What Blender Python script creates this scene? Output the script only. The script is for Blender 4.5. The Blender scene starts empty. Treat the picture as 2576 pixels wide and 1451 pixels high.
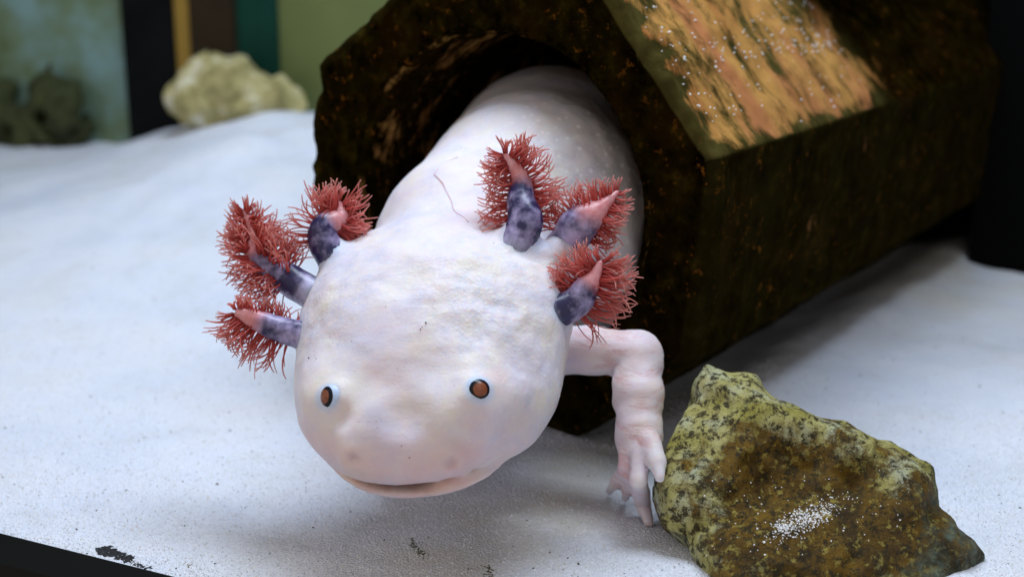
import bpy, math, random
import numpy as np
from mathutils import Vector, Matrix

random.seed(7)
rng = np.random.default_rng(7)
C = bpy.context.scene.collection
scene = bpy.context.scene
CM = 0.01                                   # everything below is written in centimetres

# ------------------------------------------------------------------ camera
CAM_H, PITCH, FOCAL = 13.0, math.radians(15.0), 3400.0      # height in cm, pitch, focal in units of a 2576-wide frame
camd = bpy.data.cameras.new('camera')
cam = bpy.data.objects.new('camera', camd)
C.objects.link(cam)
scene.camera = cam
cam.location = (0, 0, CAM_H * CM)
cam.rotation_euler = (math.pi / 2 - PITCH, 0, 0)
camd.sensor_width = 36
camd.lens = 36 * FOCAL / 2576
camd.clip_start = 0.005
camd.clip_end = 20
camd.dof.use_dof = True
camd.dof.focus_distance = 0.283
camd.dof.aperture_fstop = 14

# ------------------------------------------------------------------ world and lamps
world = bpy.data.worlds.new('World')
scene.world = world
world.use_nodes = True
bg = world.node_tree.nodes['Background']
bg.inputs[0].default_value = (1.0, 0.93, 0.86, 1)
bg.inputs[1].default_value = 0.52

def area_lamp(name, loc, target, sx, sy, power, col):
    l = bpy.data.lights.new(name, 'AREA')
    l.shape = 'RECTANGLE'
    l.size, l.size_y = sx * CM, sy * CM
    l.energy = power
    l.color = col
    o = bpy.data.objects.new(name, l)
    C.objects.link(o)
    o.location = Vector(loc) * CM
    o.rotation_euler = (Vector(target) - Vector(loc)).to_track_quat('-Z', 'Y').to_euler()
    return o
lamp = area_lamp('hood_lamp', (1.7, 40, 47), (1.7, 40, 0), 40, 14, 2.55, (0.76, 0.87, 1.0))
lamp.rotation_euler = (0, 0, math.radians(-25.5))

scene.view_settings.view_transform = 'Standard'
scene.view_settings.look = 'None'
scene.view_settings.exposure = 0.10
scene.view_settings.gamma = 1.0
scene.view_settings.use_curve_mapping = False
scene.render.engine = 'CYCLES'
scene.cycles.use_denoising = True
scene.cycles.max_bounces = 10
scene.cycles.diffuse_bounces = 6

# ------------------------------------------------------------------ helpers: picture rays to places
FWD = np.array([0, math.cos(PITCH), -math.sin(PITCH)])
UPV = np.array([0, math.sin(PITCH), math.cos(PITCH)])
RGT = np.array([1.0, 0, 0])
CAMP = np.array([0, 0, CAM_H])

def ray(px, py):
    return FWD + (px - 1288) / FOCAL * RGT - (py - 725) / FOCAL * UPV
def at(px, py, depth):
    return CAMP + depth * ray(px, py)
def on_ground(px, py, z=0.0):
    d = ray(px, py)
    return CAMP + d * ((z - CAM_H) / d[2])

# ------------------------------------------------------------------ helpers: noise
def _hash(ix, iy, iz, seed):
    h = (ix.astype(np.int64) * 374761393 + iy.astype(np.int64) * 668265263 + iz.astype(np.int64) * 2147483647 + seed * 974711) & 0xFFFFFFFF
    h = ((h ^ (h >> 13)) * 1274126177) & 0xFFFFFFFF
    h = ((h ^ (h >> 15)) * 2246822519) & 0xFFFFFFFF
    return ((h ^ (h >> 16)) & 0xFFFFFF).astype(np.float32) / 0xFFFFFF
def vnoise(p, scale=1.0, seed=0):
    q = np.asarray(p, dtype=np.float64) * scale
    i = np.floor(q).astype(np.int64)
    f = (q - i)
    f = f * f * f * (f * (f * 6 - 15) + 10)
    r = 0
    for dx in (0, 1):
        wx = f[..., 0] if dx else 1 - f[..., 0]
        for dy in (0, 1):
            wy = f[..., 1] if dy else 1 - f[..., 1]
            for dz in (0, 1):
                wz = f[..., 2] if dz else 1 - f[..., 2]
                r = r + wx * wy * wz * _hash(i[..., 0] + dx, i[..., 1] + dy, i[..., 2] + dz, seed)
    return r * 2 - 1
def fbm(p, scale=1.0, octv=4, seed=0, gain=0.5):
    r, a = 0, 1.0
    for o in range(octv):
        r = r + a * vnoise(p, scale * 2 ** o, seed + 17 * o)
        a *= gain
    return r
def sstep(e0, e1, x):
    t = np.clip((x - e0) / (e1 - e0), 0, 1)
    return t * t * (3 - 2 * t)

# ------------------------------------------------------------------ helpers: objects
def tag(o, label=None, cat=None, group=None, kind=None):
    if label: o['label'] = label
    if cat: o['category'] = cat
    if group: o['group'] = group
    if kind: o['kind'] = kind
    return o
BASE = {}
def thing(name, label, cat, base, group=None):
    o = bpy.data.objects.new(name, None)
    C.objects.link(o)
    o.empty_display_size = 0.01
    o.location = Vector(base) * CM
    BASE[o] = np.array(base, float)
    return tag(o, label, cat, group)
def obj(name, verts, faces, mat, parent=None, smooth=True, attrs=None, base=None):
    """verts in world centimetres"""
    verts = np.asarray(verts, float)
    root = parent
    off = np.zeros(3)
    if parent is not None:
        off = BASE[parent]
    elif base is not None:
        off = np.array(base, float)
    me = bpy.data.meshes.new(name)
    me.from_pydata(((verts - off) * CM).tolist(), [], [list(f) for f in faces])
    me.polygons.foreach_set('use_smooth', [smooth] * len(me.polygons))
    if attrs:
        for k, v in attrs.items():
            a = me.attributes.new(k, 'FLOAT', 'POINT')
            a.data.foreach_set('value', np.asarray(v, dtype=np.float32))
    me.materials.append(mat)
    me.update()
    o = bpy.data.objects.new(name, me)
    C.objects.link(o)
    if parent is not None:
        o.parent = parent
    else:
        o.location = Vector(off) * CM
    BASE[o] = off
    return o

# ------------------------------------------------------------------ helpers: signed distance sculpting
class Field:
    def __init__(s, lo, hi, h):
        s.lo, s.h = np.array(lo, float), h
        s.n = np.ceil((np.array(hi, float) - s.lo) / h).astype(int) + 1
        s.d = np.full(s.n, 9.0, dtype=np.float32)
    def box(s, lo, hi):
        a = np.clip(np.floor((np.array(lo) - s.lo) / s.h).astype(int), 0, s.n - 1)
        b = np.clip(np.ceil((np.array(hi) - s.lo) / s.h).astype(int) + 1, 1, s.n)
        sl = tuple(slice(a[i], max(b[i], a[i] + 1)) for i in range(3))
        ax = [(s.lo[i] + s.h * np.arange(sl[i].start, sl[i].stop)).astype(np.float32) for i in range(3)]
        g = np.stack(np.meshgrid(*ax, indexing='ij'), -1)
        return sl, g
    def add(s, fn, lo, hi, k=0.3, op='u'):
        sl, g = s.box(np.array(lo) - k - s.h * 3, np.array(hi) + k + s.h * 3)
        v = fn(g).astype(np.float32)
        d = s.d[sl]
        if op == 'u':
            s.d[sl] = smin(d, v, k)
        elif op == 's':
            s.d[sl] = -smin(-d, v, k)
        elif op == 'x':                                  # add the value to the field
            s.d[sl] = d + v
    def sample(s, p):
        q = (np.asarray(p, float) - s.lo) / s.h
        i = np.clip(np.floor(q).astype(int), 0, s.n - 2)
        f = q - i
        r = 0
        for dx in (0, 1):
            for dy in (0, 1):
                for dz in (0, 1):
                    w = (f[..., 0] if dx else 1 - f[..., 0]) * (f[..., 1] if dy else 1 - f[..., 1]) * (f[..., 2] if dz else 1 - f[..., 2])
                    r = r + w * s.d[i[..., 0] + dx, i[..., 1] + dy, i[..., 2] + dz]
        return r
    def normal(s, p):
        e = s.h * 1.5
        n = np.array([s.sample(p + np.array(v) * e) - s.sample(p - np.array(v) * e) for v in ((1, 0, 0), (0, 1, 0), (0, 0, 1))])
        n = np.moveaxis(n, 0, -1)
        return n / (np.linalg.norm(n, axis=-1, keepdims=True) + 1e-9)
    def hit(s, px, py, start=18.0):
        d = ray(px, py)
        t = start
        hi = s.lo + (s.n - 1) * s.h
        while t < 60:
            p = CAMP + d * t
            if np.all(p > s.lo) and np.all(p < hi):
                v = float(s.sample(p))
                if v < 0.004:
                    return p, s.normal(p)
                t += max(0.01, min(v * 0.5, 0.3))
            else:
                t += 0.1
        return None, None
    def mesh(s):
        return surface_nets(s.d, s.lo, s.h)
def smin(a, b, k):
    if k <= 0:
        return np.minimum(a, b)
    h = np.clip(0.5 + 0.5 * (b - a) / k, 0, 1)
    return b + (a - b) * h - k * h * (1 - h)
def surface_nets(d, lo, h):
    n = np.array(d.shape)
    ins = d < 0
    c = np.zeros(n - 1, dtype=np.uint8)
    for dx in (0, 1):
        for dy in (0, 1):
            for dz in (0, 1):
                c += ins[dx:n[0] - 1 + dx, dy:n[1] - 1 + dy, dz:n[2] - 1 + dz]
    act = (c > 0) & (c < 8)
    idx = np.argwhere(act)
    m = len(idx)
    vid = np.full(n - 1, -1, dtype=np.int64)
    vid[act] = np.arange(m)
    acc = np.zeros((m, 3)); cnt = np.zeros((m, 1))
    cor = [(x, y, z) for x in (0, 1) for y in (0, 1) for z in (0, 1)]
    for a in range(8):
        for b in range(a + 1, 8):
            A, B = np.array(cor[a]), np.array(cor[b])
            if np.abs(A - B).sum() != 1:
                continue
            da = d[tuple((idx + A).T)]; db = d[tuple((idx + B).T)]
            x = (da < 0) != (db < 0)
            t = np.where(x, da / np.where(x, da - db, 1), 0)[:, None]
            acc += np.where(x[:, None], A + (B - A) * t, 0)
            cnt += x[:, None]
    v = lo + h * (idx + acc / np.maximum(cnt, 1))
    faces = []
    for ax in range(3):
        u, w = (ax + 1) % 3, (ax + 2) % 3
        s0 = [slice(1, n[i] - 1) for i in range(3)]; s1 = list(s0)
        s0[ax] = slice(0, n[ax] - 1); s1[ax] = slice(1, n[ax])
        A, B = ins[tuple(s0)], ins[tuple(s1)]
        e = np.argwhere(A != B)
        if not len(e):
            continue
        base = e.copy(); base[:, u] += 1; base[:, w] += 1
        def vv(du, dw):
            q = base.copy(); q[:, u] -= du; q[:, w] -= dw
            return vid[tuple(q.T)]
        quad = np.stack([vv(1, 1), vv(0, 1), vv(0, 0), vv(1, 0)], 1)
        fl = ~A[tuple(e.T)]
        quad[fl] = quad[fl][:, ::-1]
        faces.append(quad)
    return v, np.concatenate(faces)
def relax(v, faces, it=1, f=0.5):
    e = np.concatenate([faces[:, [0, 1]], faces[:, [1, 2]], faces[:, [2, 3]], faces[:, [3, 0]]])
    for _ in range(it):
        acc = np.zeros_like(v); cnt = np.zeros(len(v))
        for k in range(3):
            acc[:, k] = np.bincount(e[:, 0], v[e[:, 1], k], len(v)) + np.bincount(e[:, 1], v[e[:, 0], k], len(v))
        cnt = np.bincount(e[:, 0], minlength=len(v)) + np.bincount(e[:, 1], minlength=len(v))
        v = v * (1 - f) + f * acc / cnt[:, None]
    return v
def ell(ctr, R, r):
    """ellipsoid; rows of R are its axes"""
    ctr, R, r = np.array(ctr, np.float32), np.array(R, np.float32), np.array(r, np.float32)
    def fn(g):
        q = (g - ctr) @ R.T
        k0 = np.sqrt(((q / r) ** 2).sum(-1)); k1 = np.sqrt(((q / r ** 2) ** 2).sum(-1)) + 1e-6
        return k0 * (k0 - 1) / k1
    e = np.sqrt(((R.T * r) ** 2).sum(1))
    return fn, ctr - e, ctr + e
def cap(a, b, ra, rb, fold=None):
    a, b = np.array(a, np.float32), np.array(b, np.float32)
    ab = b - a
    def fn(g):
        t = np.clip(((g - a) @ ab) / (ab @ ab), 0, 1)
        d = np.linalg.norm(g - a - t[..., None] * ab, axis=-1) - (ra + (rb - ra) * t)
        if fold is not None:
            d = d - fold(t, g)
        return d
    r = max(ra, rb)
    return fn, np.minimum(a, b) - r, np.maximum(a, b) + r

def spline(pts, n):
    P = np.array(pts, float)
    P = np.vstack([2 * P[0] - P[1], P, 2 * P[-1] - P[-2]])
    m = len(P) - 3
    out = []
    for x in np.linspace(0, m - 1e-6, n):
        i = int(x); t = x - i
        p0, p1, p2, p3 = P[i:i + 4]
        out.append(0.5 * (2 * p1 + (p2 - p0) * t + (2 * p0 - 5 * p1 + 4 * p2 - p3) * t * t + (3 * p1 - p0 - 3 * p2 + p3) * t ** 3))
    return np.array(out)
def tube(path, rad, sides=10, v0=0, flat=None):
    """swept tube, closed at both ends; returns verts, faces and the parameter along it"""
    path = np.asarray(path, float)
    n = len(path)
    T = np.gradient(path, axis=0); T /= np.linalg.norm(T, axis=1, keepdims=True) + 1e-9
    u = np.cross(T[0], [0.31, 0.17, 0.93]); u /= np.linalg.norm(u)
    vs, fs, ts = [], [], []
    for i in range(n):
        u = u - T[i] * (u @ T[i]); u /= np.linalg.norm(u)
        w = np.cross(T[i], u)
        for k in range(sides):
            a = 2 * math.pi * k / sides
            vs.append(path[i] + rad[i] * (math.cos(a) * u + math.sin(a) * w)); ts.append(i / (n - 1))
    for i in range(n - 1):
        for k in range(sides):
            a, b = i * sides + k, i * sides + (k + 1) % sides
            fs.append((v0 + a, v0 + b, v0 + b + sides, v0 + a + sides))
    fs.append(tuple(v0 + k for k in range(sides))[::-1])
    fs.append(tuple(v0 + (n - 1) * sides + k for k in range(sides)))
    return vs, fs, ts
class Soup:
    def __init__(s): s.v, s.f, s.t = [], [], []
    def tube(s, path, rad, sides=4):
        v, f, t = tube(path, rad, sides, len(s.v)); s.v += v; s.f += f; s.t += t
    def chip(s, p, r, n=None):
        """a small irregular six-cornered crumb"""
        b = len(s.v)
        q = rng.normal(size=3); q /= np.linalg.norm(q)
        w = np.cross(q, rng.normal(size=3)); w /= np.linalg.norm(w)
        x = np.cross(q, w)
        for d, k in ((q, 1), (-q, 1), (w, .9), (-w, .9), (x, .8), (-x, .8)):
            s.v.append(p + d * r * k * rng.uniform(.6, 1.15)); s.t.append(rng.uniform())
        for f in ((0, 2, 4), (0, 4, 3), (0, 3, 5), (0, 5, 2), (1, 4, 2), (1, 3, 4), (1, 5, 3), (1, 2, 5)):
            s.f.append(tuple(b + i for i in f))

# ------------------------------------------------------------------ materials
class NT:
    def __init__(s, name):
        s.m = bpy.data.materials.new(name); s.m.use_nodes = True
        s.t = s.m.node_tree
        s.b = s.t.nodes['Principled BSDF']; s.out = s.t.nodes['Material Output']
        s.co = s.n('ShaderNodeTexCoord').outputs['Object']
    def n(s, typ, **kw):
        x = s.t.nodes.new(typ)
        for k, v in kw.items(): setattr(x, k, v)
        return x
    def set(s, sock, v):
        if hasattr(v, 'node'): s.t.links.new(v, sock)
        elif isinstance(v, (tuple, list)): sock.default_value = (*v, 1) if len(v) == 3 and sock.type == 'RGBA' else v
        else: sock.default_value = v
    def p(s, **kw):
        for k, v in kw.items(): s.set(s.b.inputs[k.replace('_', ' ')], v)
    def noise(s, scale, detail=4, rough=0.55, vec=None, dist=0.0):      # scale in features per cm
        x = s.n('ShaderNodeTexNoise'); x.inputs['Scale'].default_value = scale * 100
        x.inputs['Detail'].default_value = detail; x.inputs['Roughness'].default_value = rough; x.inputs['Distortion'].default_value = dist
        s.set(x.inputs['Vector'], vec if vec is not None else s.co)
        return x.outputs['Fac']
    def voro(s, scale, vec=None, feat='F1', rand=1.0):
        x = s.n('ShaderNodeTexVoronoi', feature=feat); x.inputs['Scale'].default_value = scale * 100
        x.inputs['Randomness'].default_value = rand
        s.set(x.inputs['Vector'], vec if vec is not None else s.co)
        return x
    def mapv(s, rot=(0, 0, 0), scale=(1, 1, 1), vec=None):
        x = s.n('ShaderNodeMapping'); x.inputs['Rotation'].default_value = rot; x.inputs['Scale'].default_value = scale
        s.set(x.inputs['Vector'], vec if vec is not None else s.co)
        return x.outputs[0]
    def ramp(s, fac, stops, interp='LINEAR'):
        x = s.n('ShaderNodeValToRGB'); x.color_ramp.interpolation = interp
        el = x.color_ramp.elements
        while len(el) < len(stops): el.new(0.5)
        for e, (p, c) in zip(el, stops):
            e.position = p; e.color = (*c, 1) if not isinstance(c, (int, float)) else (c, c, c, 1)
        s.set(x.inputs[0], fac)
        return x.outputs[0]
    def mix(s, fac, a, b, typ='MIX'):
        x = s.n('ShaderNodeMix', data_type='RGBA', blend_type=typ)
        s.set(x.inputs[0], fac); s.set(x.inputs[6], a); s.set(x.inputs[7], b)
        return x.outputs[2]
    def math(s, op, a, b=0.0, clamp=False):
        x = s.n('ShaderNodeMath', operation=op, use_clamp=clamp)
        s.set(x.inputs[0], a); s.set(x.inputs[1], b)
        return x.outputs[0]
    def attr(s, name):
        return s.n('ShaderNodeAttribute', attribute_name=name).outputs['Fac']
    def bump(s, h, strength=0.3, dist=0.05, prev=None):                  # dist in cm
        x = s.n('ShaderNodeBump'); x.inputs['Strength'].default_value = strength; x.inputs['Distance'].default_value = dist * CM
        s.set(x.inputs['Height'], h)
        if prev is not None: s.set(x.inputs['Normal'], prev)
        return x.outputs[0]

def mat_sand():
    m = NT('white_sand')
    big = m.noise(0.16, 4, 0.6)
    grain = m.voro(16)
    gv = m.n('ShaderNodeSeparateColor'); m.set(gv.inputs[0], grain.outputs['Color'])
    c = m.ramp(big, [(0.30, (0.72, 0.78, 0.93)), (0.5, (0.82, 0.86, 0.97)), (0.7, (0.86, 0.86, 0.92))])
    c = m.mix(m.math('MULTIPLY', gv.outputs[0], 0.14), c, (0.62, 0.64, 0.70))
    sp = m.voro(1.7)
    sc = m.n('ShaderNodeSeparateColor'); m.set(sc.inputs[0], sp.outputs['Color'])
    dot = m.math('MULTIPLY', m.math('LESS_THAN', sp.outputs['Distance'], 0.055), m.math('GREATER_THAN', sc.outputs[1], 0.72))
    c = m.mix(m.math('MULTIPLY', dot, 0.75), c, (0.16, 0.13, 0.08))
    al = m.ramp(m.noise(0.26, 6, 0.7, dist=0.5), [(0.50, 0), (0.72, 1)])
    c = m.mix(m.math('MULTIPLY', al, m.math('MULTIPLY', m.noise(2.2, 3), 0.45)), c, (0.50, 0.48, 0.36))
    c = m.mix(m.math('MULTIPLY', m.attr('film'), 0.65), c, (0.72, 0.66, 0.52))  # algae tint that also carries the painted shade tone on the sand
    n1 = m.bump(m.noise(1.3, 5, 0.6), 0.35, 0.12)
    n2 = m.bump(grain.outputs['Distance'], 0.8, 0.06, n1)
    m.p(Base_Color=c, Roughness=0.75, Normal=n2)
    m.b.inputs['Specular IOR Level'].default_value = 0.25
    return m.m

def mat_skin():
    m = NT('pale_skin')
    cream = m.ramp(m.noise(0.9, 6, 0.65), [(0.36, (0.70, 0.68, 0.82)), (0.50, (0.79, 0.74, 0.80)), (0.66, (0.82, 0.77, 0.72))])
    spots = m.voro(8.5, feat='SMOOTH_F1'); spots.inputs['Smoothness'].default_value = 0.35
    bm = m.attr('bumpy')
    gl = m.ramp(spots.outputs['Distance'], [(0.12, 1.0), (0.48, 0.0)], 'EASE')
    c = m.mix(m.math('MULTIPLY', m.math('MULTIPLY', gl, bm), 0.45), cream, (0.88, 0.86, 0.74))
    pits = m.ramp(m.noise(3.2, 5, 0.6), [(0.50, 0), (0.66, 1)])
    c = m.mix(m.math('MULTIPLY', m.math('MULTIPLY', pits, m.math('ADD', bm, 0.25)), 0.45), c, (0.58, 0.62, 0.76))
    fine = m.ramp(m.voro(7.0).outputs['Distance'], [(0.10, 1.0), (0.34, 0.0)])
    c = m.mix(m.math('MULTIPLY', fine, m.ramp(m.noise(0.8, 4), [(0.42, 0.0), (0.62, 0.5)])), c, (0.88, 0.86, 0.82))
    bl2 = m.ramp(m.noise(0.7, 5, 0.65, m.mapv(rot=(1, 1, 0))), [(0.52, 0), (0.70, 0.35)])
    c = m.mix(bl2, c, (0.76, 0.60, 0.68))
    blush = m.math('MULTIPLY', m.attr('pink'), m.ramp(m.noise(1.1, 4, 0.6), [(0.30, 0.25), (0.65, 1.0)]))
    c = m.mix(m.math('MULTIPLY', blush, 0.75, True), c, (0.76, 0.52, 0.55))
    ac = m.ramp(m.noise(1.6, 5, 0.65, m.mapv(rot=(0, 0.25, 0), scale=(0.6, 0.6, 2.6))), [(0.50, 0), (0.66, 1)])
    c = m.mix(m.math('MULTIPLY', m.math('MULTIPLY', ac, m.attr('arm')), 0.7), c, (0.66, 0.36, 0.36))
    dots = m.ramp(m.voro(4.2).outputs['Distance'], [(0.16, 1.0), (0.30, 0.0)])
    fl = m.mix(dots, (0.44, 0.41, 0.39), (0.80, 0.79, 0.76))
    c = m.mix(m.math('MULTIPLY', m.attr('flank'), 0.75), c, fl)
    c = m.mix(m.attr('lip'), c, m.ramp(m.noise(2.5, 4), [(0.35, (0.80, 0.58, 0.46)), (0.62, (0.60, 0.30, 0.15))]))
    c = m.mix(m.attr('blue'), c, (0.56, 0.68, 0.95))
    c = m.mix(m.attr('dark'), c, (0.05, 0.03, 0.02))  # shade of the mouth line and nostrils put into the colour
    fold = m.noise(1.0, 4, 0.6, m.mapv(scale=(0.8, 2.4, 2.4)))
    n1 = m.bump(m.math('ADD', fold, m.math('MULTIPLY', m.math('SUBTRACT', 1.0, ac), m.math('MULTIPLY', m.attr('arm'), 0.8))), 0.22, 0.10)
    lump = m.math('ADD', m.math('MULTIPLY', gl, 0.30), m.math('MULTIPLY', m.noise(3.4, 4, 0.6), 2.0))
    n2 = m.bump(m.math('MULTIPLY', lump, m.math('ADD', bm, 0.22)), 0.36, 0.05, n1)
    n3 = m.bump(m.noise(11, 3, 0.6), 0.25, 0.015, n2)
    m.p(Base_Color=c, Roughness=0.42, Normal=n3, Subsurface_Weight=0.6, Subsurface_Scale=0.0025)
    m.b.inputs['Subsurface Radius'].default_value = (1.0, 0.5, 0.4)
    m.b.inputs['Specular IOR Level'].default_value = 0.16
    return m.m

def mat_gill():
    m = NT('gill_flesh')
    t = m.attr('along')
    mott = m.ramp(m.noise(1.9, 3.5, 0.6), [(0.32, 0.0), (0.56, 1.0)])
    base = m.mix(mott, (0.48, 0.42, 0.70), (0.020, 0.018, 0.085))
    pink = m.ramp(m.noise(3, 3), [(0.3, (0.66, 0.24, 0.25)), (0.7, (0.74, 0.40, 0.44))])
    root = m.ramp(t, [(0.0, 0.9), (0.14, 0.0)])
    veins = m.ramp(m.noise(4.5, 5, 0.7), [(0.45, 0), (0.6, 0.6)])
    pink = m.mix(veins, pink, (0.60, 0.16, 0.17))
    tip = m.ramp(m.math('ADD', t, m.math('MULTIPLY', m.math('SUBTRACT', m.noise(1.5), 0.5), 0.35)), [(0.46, 0), (0.64, 1)])
    c = m.mix(tip, base, pink)
    c = m.mix(root, c, (0.66, 0.70, 0.86))
    m.p(Base_Color=c, Roughness=0.35, Normal=m.bump(m.noise(5, 4), 0.3, 0.03), Subsurface_Weight=0.3, Subsurface_Scale=0.0015)
    m.b.inputs['Subsurface Radius'].default_value = (1.0, 0.35, 0.3)
    return m.m

def mat_filament():
    m = NT('gill_filament')
    t = m.attr('along')
    c = m.ramp(t, [(0.0, (0.58, 0.075, 0.075)), (0.45, (0.78, 0.25, 0.24)), (1.0, (0.90, 0.60, 0.57))])
    c = m.mix(m.ramp(m.noise(2.0, 3), [(0.4, 0), (0.75, 0.5)]), c, (0.46, 0.08, 0.05))
    m.p(Base_Color=c, Roughness=0.45)
    tr = m.n('ShaderNodeBsdfTranslucent'); m.set(tr.inputs[0], m.mix(0.5, c, (0.9, 0.30, 0.20)))
    mx = m.n('ShaderNodeMixShader'); mx.inputs[0].default_value = 0.62
    m.t.links.new(m.b.outputs[0], mx.inputs[1]); m.t.links.new(tr.outputs[0], mx.inputs[2])
    m.t.links.new(mx.outputs[0], m.out.inputs[0])
    return m.m

def mat_plain(name, col, rough=0.5, var=0.0, scale=2.0, bump=0.0, spec=0.4, coat=0.0):
    m = NT(name)
    c = col
    if var:
        c = m.mix(m.ramp(m.noise(scale, 5, 0.6), [(0.3, 0), (0.7, 1)]), col, tuple(x * (1 - var) for x in col))
    m.p(Base_Color=c, Roughness=rough)
    m.b.inputs['Specular IOR Level'].default_value = spec
    m.b.inputs['Coat Weight'].default_value = coat
    m.b.inputs['Coat Roughness'].default_value = 0.05
    if bump: m.p(Normal=m.bump(m.noise(scale * 3, 5), bump, 0.05))
    return m.m

def mat_tunnel():
    m = NT('algae_covered_clay')
    # object x runs along the tunnel (the object is turned), so stretch the grain along it
    g = m.mapv(scale=(1, 0.3, 0.3))
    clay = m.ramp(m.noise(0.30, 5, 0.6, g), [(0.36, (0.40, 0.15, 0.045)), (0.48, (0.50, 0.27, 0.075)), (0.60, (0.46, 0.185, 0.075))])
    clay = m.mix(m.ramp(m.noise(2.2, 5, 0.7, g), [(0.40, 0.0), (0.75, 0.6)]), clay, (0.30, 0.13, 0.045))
    al = m.math('ADD', m.noise(0.85, 8, 0.72, m.mapv(scale=(1.0, 0.5, 0.5)), dist=0.25), m.attr('algae'))  # the algae amount also holds painted shade at the rear and side
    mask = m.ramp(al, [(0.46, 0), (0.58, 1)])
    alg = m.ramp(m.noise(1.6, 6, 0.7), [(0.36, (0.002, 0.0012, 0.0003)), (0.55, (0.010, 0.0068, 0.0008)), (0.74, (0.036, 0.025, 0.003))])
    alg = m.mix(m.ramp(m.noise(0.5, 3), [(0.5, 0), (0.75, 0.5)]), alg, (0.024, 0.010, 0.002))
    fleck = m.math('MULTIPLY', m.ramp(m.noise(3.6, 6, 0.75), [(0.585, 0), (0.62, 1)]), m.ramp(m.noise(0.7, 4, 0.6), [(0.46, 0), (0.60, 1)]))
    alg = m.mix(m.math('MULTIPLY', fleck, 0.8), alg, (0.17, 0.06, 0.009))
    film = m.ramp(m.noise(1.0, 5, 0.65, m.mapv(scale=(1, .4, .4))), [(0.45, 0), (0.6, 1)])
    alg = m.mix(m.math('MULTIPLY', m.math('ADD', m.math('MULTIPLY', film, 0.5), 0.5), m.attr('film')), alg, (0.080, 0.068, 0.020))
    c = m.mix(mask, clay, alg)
    n1 = m.bump(m.noise(0.8, 7, 0.68, g), 0.5, 0.18)
    n2 = m.bump(mask, 0.35, 0.05, n1)
    n3 = m.bump(m.noise(9, 4), 0.4, 0.02, n2)
    m.p(Base_Color=c, Roughness=0.7, Normal=n3)
    m.b.inputs['Specular IOR Level'].default_value = 0.0
    return m.m

def mat_stone():
    m = NT('mossy_stone')
    pale = m.ramp(m.noise(0.9, 5, 0.6), [(0.35, (0.36, 0.32, 0.06)), (0.50, (0.54, 0.50, 0.19)), (0.64, (0.58, 0.62, 0.44))])
    brown = m.ramp(m.noise(1.3, 5, 0.65), [(0.35, (0.040, 0.020, 0.002)), (0.62, (0.20, 0.11, 0.006))])
    area = m.ramp(m.math('ADD', m.noise(0.34, 5, 0.6), m.attr('brown')), [(0.40, 0), (0.72, 1)])
    area = m.ramp(m.math('ADD', area, m.math('MULTIPLY', m.math('SUBTRACT', m.noise(2.6, 8, 0.78), 0.5), 1.5)), [(0.36, 0), (0.62, 1)])
    c = m.mix(area, pale, brown)
    fl = m.ramp(m.noise(5.0, 8, 0.78, dist=0.3), [(0.485, 0), (0.565, 1)])
    c = m.mix(m.math('MULTIPLY', fl, 0.95), c, (0.030, 0.020, 0.004))
    fy = m.ramp(m.noise(4.6, 6, 0.72, m.mapv(rot=(1, 2, 0.5))), [(0.55, 0), (0.62, 1)])
    c = m.mix(m.math('MULTIPLY', m.math('MULTIPLY', fy, area), 0.75), c, (0.42, 0.34, 0.07))
    gr = m.ramp(m.math('ADD', m.noise(0.5, 4, 0.6, m.mapv(rot=(2, 1, 1.5))), m.attr('teal')), [(0.62, 0), (0.80, 1)])
    c = m.mix(m.math('MULTIPLY', gr, 0.75), c, m.ramp(m.noise(2.5, 5, .7), [(0.42, (0.008, 0.018, 0.014)), (0.62, (0.20, 0.28, 0.22))]))
    n1 = m.bump(m.noise(2.2, 8, 0.75), 0.9, 0.22)
    n2 = m.bump(fl, -0.4, 0.05, n1)
    m.p(Base_Color=c, Roughness=0.6, Normal=n2)
    m.b.inputs['Specular IOR Level'].default_value = 0.3
    return m.m

def mat_back_stone():
    m = NT('pale_back_stone')
    c = m.ramp(m.noise(0.5, 5, 0.65), [(0.38, (0.20, 0.17, 0.06)), (0.53, (0.44, 0.38, 0.16)), (0.68, (0.82, 0.79, 0.66))])
    m.p(Base_Color=c, Roughness=0.8, Normal=m.bump(m.noise(0.9, 6, 0.7), 0.8, 0.4))
    return m.m

def mat_algae_wall():
    m = NT('algae_wall')
    c = m.ramp(m.noise(0.20, 6, 0.65), [(0.34, (0.09, 0.12, 0.035)), (0.48, (0.15, 0.22, 0.13)), (0.62, (0.20, 0.33, 0.32))])
    c = m.mix(m.ramp(m.noise(0.35, 4, 0.6), [(0.55, 0), (0.75, .5)]), c, (0.09, 0.12, 0.03))
    m.p(Base_Color=c, Roughness=0.7)
    return m.m
#MATS
SAND, SKIN, GILL, FIL = mat_sand(), mat_skin(), mat_gill(), mat_filament()
TUNNEL, STONE, BACKSTONE = mat_tunnel(), mat_stone(), mat_back_stone()
BLACK = mat_plain('black_plastic', (0.004, 0.004, 0.004), 0.5, spec=0.08)
GRAIN = mat_plain('loose_sand_grain', (0.85, 0.86, 0.88), 0.35)

# ------------------------------------------------------------------ the tank: sand, back wall, frame, added cover
GP = np.array([-7.4, 25.5])                          # a point where the sand meets the front glass
GD = np.array([0.9026, -0.4305])                     # along the front glass
GN = np.array([0.4305, 0.9026])                      # into the tank
WALL_T = 38.0
def tank(s, t, z):
    p = GP[None] + np.outer(np.atleast_1d(s), GD) + np.outer(np.atleast_1d(t), GN)
    return np.column_stack([p, np.broadcast_to(z, len(p))])
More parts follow.
